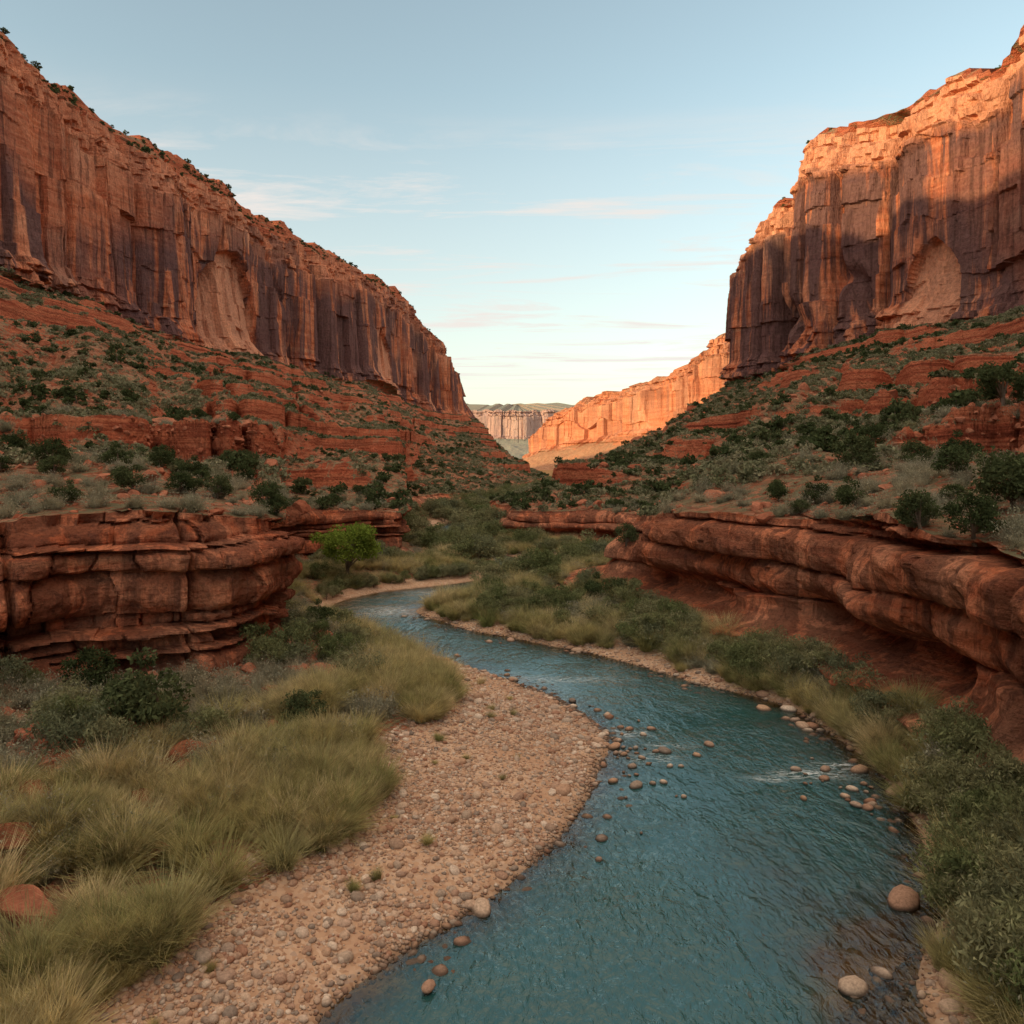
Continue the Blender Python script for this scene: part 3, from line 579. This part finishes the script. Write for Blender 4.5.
th=[(-8.5,93),(-6.8,95),(-5.2,92),(-9.8,97),(-7.5,99),(-11,101),(-4.6,97.5),(1.5,102),(-.5,106),(-2.5,108),(-3.5,110),(3.2,103),(-12.5,104),(-14.5,108),(-5,116),(-6,113),(-3.2,114),(4.5,98.5),(-8,102),(-10,105),(-3.8,89),(-5.5,88),
 (1.8,75),(3.4,77),(5.2,79.5),(6.6,82),(.3,74),(7.6,84.5),(4.6,76.8),(6.4,79),(8.5,87),(2.6,74.2),(8.6,82),(-1,73.2),(-2.6,71.6),(0.6,75.2),(2.4,76.3),(-4.2,90.6),(-5,94),(-2.6,88.6),(4.2,78.2)]
TH=np.array([(a,b,.7) for a,b in th])
t2=[]
for i in range(60):
    q=rng.uniform(0,1);pts=np.array([(-15.8,66),(-15,70),(-12.6,73),(-9.5,76.3),(-7,78.3),(-4.4,81),(-2,84)]);f=q*6;k=int(f);p=pts[k]*(1-f+k)+pts[min(k+1,6)]*(f-k);t2.append((p[0]+rng.normal(-.3,.5),p[1]+abs(rng.normal(.5,.7)),.35))
T2=np.array(t2)
T3=np.concatenate([cells(LG,LE[1],LE[3]+10,240,wb(112,360,-.3)),cells(RG,RE[1],RE[3]+10,240,wb(112,360,-.3))])
P=np.concatenate([T3,cells(RG,RE[1]+26,RE[3]-10,330,wb(10,60,-.1)),cells(RG,RE[1]+34,RE[3],120,wb(50,125)),cells(LG,LE[2]+10,LE[3],80,wb(44,125)),clear_b(cells(LG,LE[2]+20,LE[3],44,wb(14,44))),T2,TH])
S=rng.uniform(.5,1.3,len(P));S[:len(T3)]=rng.uniform(1.4,2.6,len(T3));S[-len(TH):]=rng.uniform(1.6,2.3,len(TH));S[-len(TH)-60:-len(TH)]=rng.uniform(.5,1.0,60)
scatter('willow_shrubs','willow',P,S)
P=np.concatenate([cells(LG,LE[3]-30,LE[3],950,wb(12,60)),cells(LG,LE[2]+16,LE[3],300,wb(12,44)),cells(RG,RE[3]-14,RE[3],140,wb(15,60))])
scatter('fallen_rocks','boulder',P,np.clip(rng.lognormal(-1.2,.6,len(P)),.1,1.0),.3)
P=np.concatenate([cells(LG,LE[1]-2,LE[2]+3,38000,lambda x,y,z,nz:(y<52)*(.25+sst(-.3,.3,fbm(x/2.5,y/2.5,0,3,21)))),cells(RG,RE[1]-3,RE[1]+28,6000,lambda x,y,z,nz:(y<62)*1.)])
s=np.clip(rng.lognormal(-3.15,.55,len(P)),.018,.26);P[:,2]+=s*.12
scatter('river_cobbles','cobble',P,s,.25)
P=np.concatenate([cells(LG,LE[1]-5,LE[1]+9,460,lambda x,y,z,nz:(y<56)*(.1+sst(0,.4,fbm(x/2,y/2,0,2,31)))),cells(RG,RE[1]-6,RE[1]+14,520,lambda x,y,z,nz:(y<62)*(.1+sst(0,.4,fbm(x/2,y/2,0,2,32)))),cells(LG,LE[1]+5,LE[2],120,lambda x,y,z,nz:(y<50)*1.)])
s=np.clip(rng.lognormal(-2.15,.5,len(P)),.06,.42);P[:,2]=np.maximum(P[:,2],-.08)+s*.08
ex=[(-1.9,18.0,.1,.2),(8.3,33.5,.02,.26),(10.6,21.6,.05,.50),(7.5,32.3,.02,.2),(2.6,23.9,0,.13),(6.2,35.5,.02,.22),(3.0,39.6,.02,.26)]
for i in range(44):
    a=rng.normal(0,1,2);ex.append((4.9+a[0]*.8,31.8+a[1]*2.6,.02,float(np.clip(rng.lognormal(-2.0,.45),.07,.30))))
for i in range(22):
    a=rng.normal(0,1,2);ex.append((12.0+a[0]*1.0,29.3+a[1]*1.6,.02,float(np.clip(rng.lognormal(-2.0,.4),.07,.25))))
ex=np.array(ex)
scatter('river_stones','cobble',np.concatenate([P,ex[:,:3]]),np.concatenate([s,ex[:,3]]),.15)
# ------------------------------------------------------------------ individually placed plants / boulders
def zat(G,x,y,r0,r1):
    g=G[r0:r1];d=(g[...,0]-x)**2+(g[...,1]-y)**2;i=np.argmin(d);return float(g.reshape(-1,3)[i,2])
def place(name,o,x,y,s,G,r0,r1,rz=0,dz=0):
    q=bpy.data.objects.new(name,o.data);scene.collection.objects.link(q);q.location=(x,y,zat(G,x,y,r0,r1)+dz)
    q.scale=s if isinstance(s,tuple) else (s,s,s);q.rotation_euler=(0,0,rz);return q
J=list(K['juniper'].objects);Bo=list(K['boulder'].objects)
for i,(x,y,s) in enumerate([(-13,29,1.6),(-8.2,31.5,.8),(-17.2,32.5,1.0),(-11.2,47,1.0),(-12.5,51,.9),(-9.3,42.5,.7)]):
    place('juniper_bush',J[i%4],x,y,s,LG,LE[1],LE[3],i)
for i,(x,y,s) in enumerate([(-21,44,1.0),(-18.5,50,1.0),(-30,52,1.1),(-38,60,1.3),(-24,60,1.0),(-17,46,.8),(-33,75,1.3)]):
    place('juniper_bush',J[i%4],x,y,s,LG,LE[4],LE[5],i*2)
for i,(x,y,s) in enumerate([(22,35,1.5),(25,58,1.5),(37,60,1.9),(32,57,1.3),(29,64,1.3),(24,37,1.1),(42,64,1.6),(19,50,.9),(45,78,1.6),(24.5,44,1.0)]):
    place('juniper_bush',J[(i+1)%4],x,y,s,RG,RE[4],RE[5],i*1.3)
for i,(x,y,s) in enumerate([(6.6,60,1.1),(7.8,58.5,1.0),(9.2,64,1.0)]):
    place('juniper_bush',J[i%4],x,y,s,RG,RE[1],RE[4],i)
for i,(x,y,s) in enumerate(BL):
    place('red_boulder',Bo[i%6],x,y,(s,s*.8,s*.85),LG,LE[1],LE[3],i*1.1,.25*s)
for i,(x,y,s) in enumerate([(-32.5,61,1.6),(-22,48,.9),(-36,50,1.0)]):
    place('red_boulder',Bo[i%6],x,y,(s,s*.8,s*.8),LG,LE[4],LE[5],i,.3)
ct=plant('ct',m_cot,6500,34,1.2,2.3,2.9,.75,.10,.6,12,.16,0)
place('cottonwood_tree',ct,-15.2,73.5,1.25,LG,LE[2],LE[3],0,.2)
# ------------------------------------------------------------------ light, sky
EL,AZ=math.radians(9.3),math.radians(30)
sv=Vector((-math.cos(AZ)*math.cos(EL),-math.sin(AZ)*math.cos(EL),math.sin(EL)))
ld=bpy.data.lights.new('sun','SUN');ld.energy=5;ld.angle=math.radians(.5);ld.color=(1,.73,.38)
lo=bpy.data.objects.new('sun',ld);lo.rotation_euler=sv.to_track_quat('Z','Y').to_euler();scene.collection.objects.link(lo)
wd=bpy.data.worlds.new('World');scene.world=wd;wd.use_nodes=True;nt=wd.node_tree;nt.nodes.clear()
class W(M):
    def __init__(s): s.nt=nt
ww=W();sk=ww.n('ShaderNodeTexSky');sk.sky_type='NISHITA';sk.sun_disc=False;sk.sun_elevation=EL;sk.sun_rotation=math.radians(240);sk.air_density=1.0;sk.dust_density=1.0;sk.ozone_density=1.5;sk.altitude=1200
tc=ww.n('ShaderNodeTexCoord').outputs['Generated']
sx=ww.n('ShaderNodeSeparateXYZ');lk(nt,tc,sx.inputs[0])
zc=ww.ma('MAXIMUM',sx.outputs[2],.03);dv=ww.ma('DIVIDE',1,zc)
sc=ww.n('ShaderNodeVectorMath',operation='SCALE');lk(nt,tc,sc.inputs[0]);lk(nt,dv,sc.inputs[3])
base=ww.mix(1.0,sk.outputs[0],(3.3,2.75,2.0),'MULTIPLY')
base=ww.mix(ww.ramp(sx.outputs[2],[(0.0,.80),(.14,.5),(.42,.08)]),base,(4.9,4.65,4.35))
cn=ww.noise(ww.vm(sc.outputs[0],(.7,2.1,1)),1.0,8,.66,.7)
cf=ww.ma('MULTIPLY',ww.ramp(cn,[(.50,0.0),(.64,1.0)]),ww.ramp(sx.outputs[2],[(.06,0.0),(.12,.9),(.30,.9),(.40,.0)]))
col=ww.mix(cf,base,(6.0,5.5,5.15))
zenith_fill=ww.ma('MULTIPLY',ww.ramp(sx.outputs[2],[(.52,0.0),(.80,1.0)]),ww.ramp(cn,[(.2,.7),(.6,1.0)]))  # added bright zenith above the view, warm fill for the shaded rock
col=ww.mix(zenith_fill,col,(10.6,8.6,6.7))
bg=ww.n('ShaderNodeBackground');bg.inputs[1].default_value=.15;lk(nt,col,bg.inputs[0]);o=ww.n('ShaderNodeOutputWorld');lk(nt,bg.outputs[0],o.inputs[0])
scene.view_settings.view_transform='Standard';scene.view_settings.look='None';scene.view_settings.exposure=0
# ------------------------------------------------------------------ camera
cd=bpy.data.cameras.new('camera');cd.lens=28;cd.sensor_width=36;cd.clip_end=30000;cd.clip_start=.1;cd.shift_y=-(512-460)/1024
co=bpy.data.objects.new('camera',cd);co.location=(0,0,12);co.rotation_euler=(math.radians(90),0,0);scene.collection.objects.link(co);scene.camera=co
print('built',time.time()-T0)
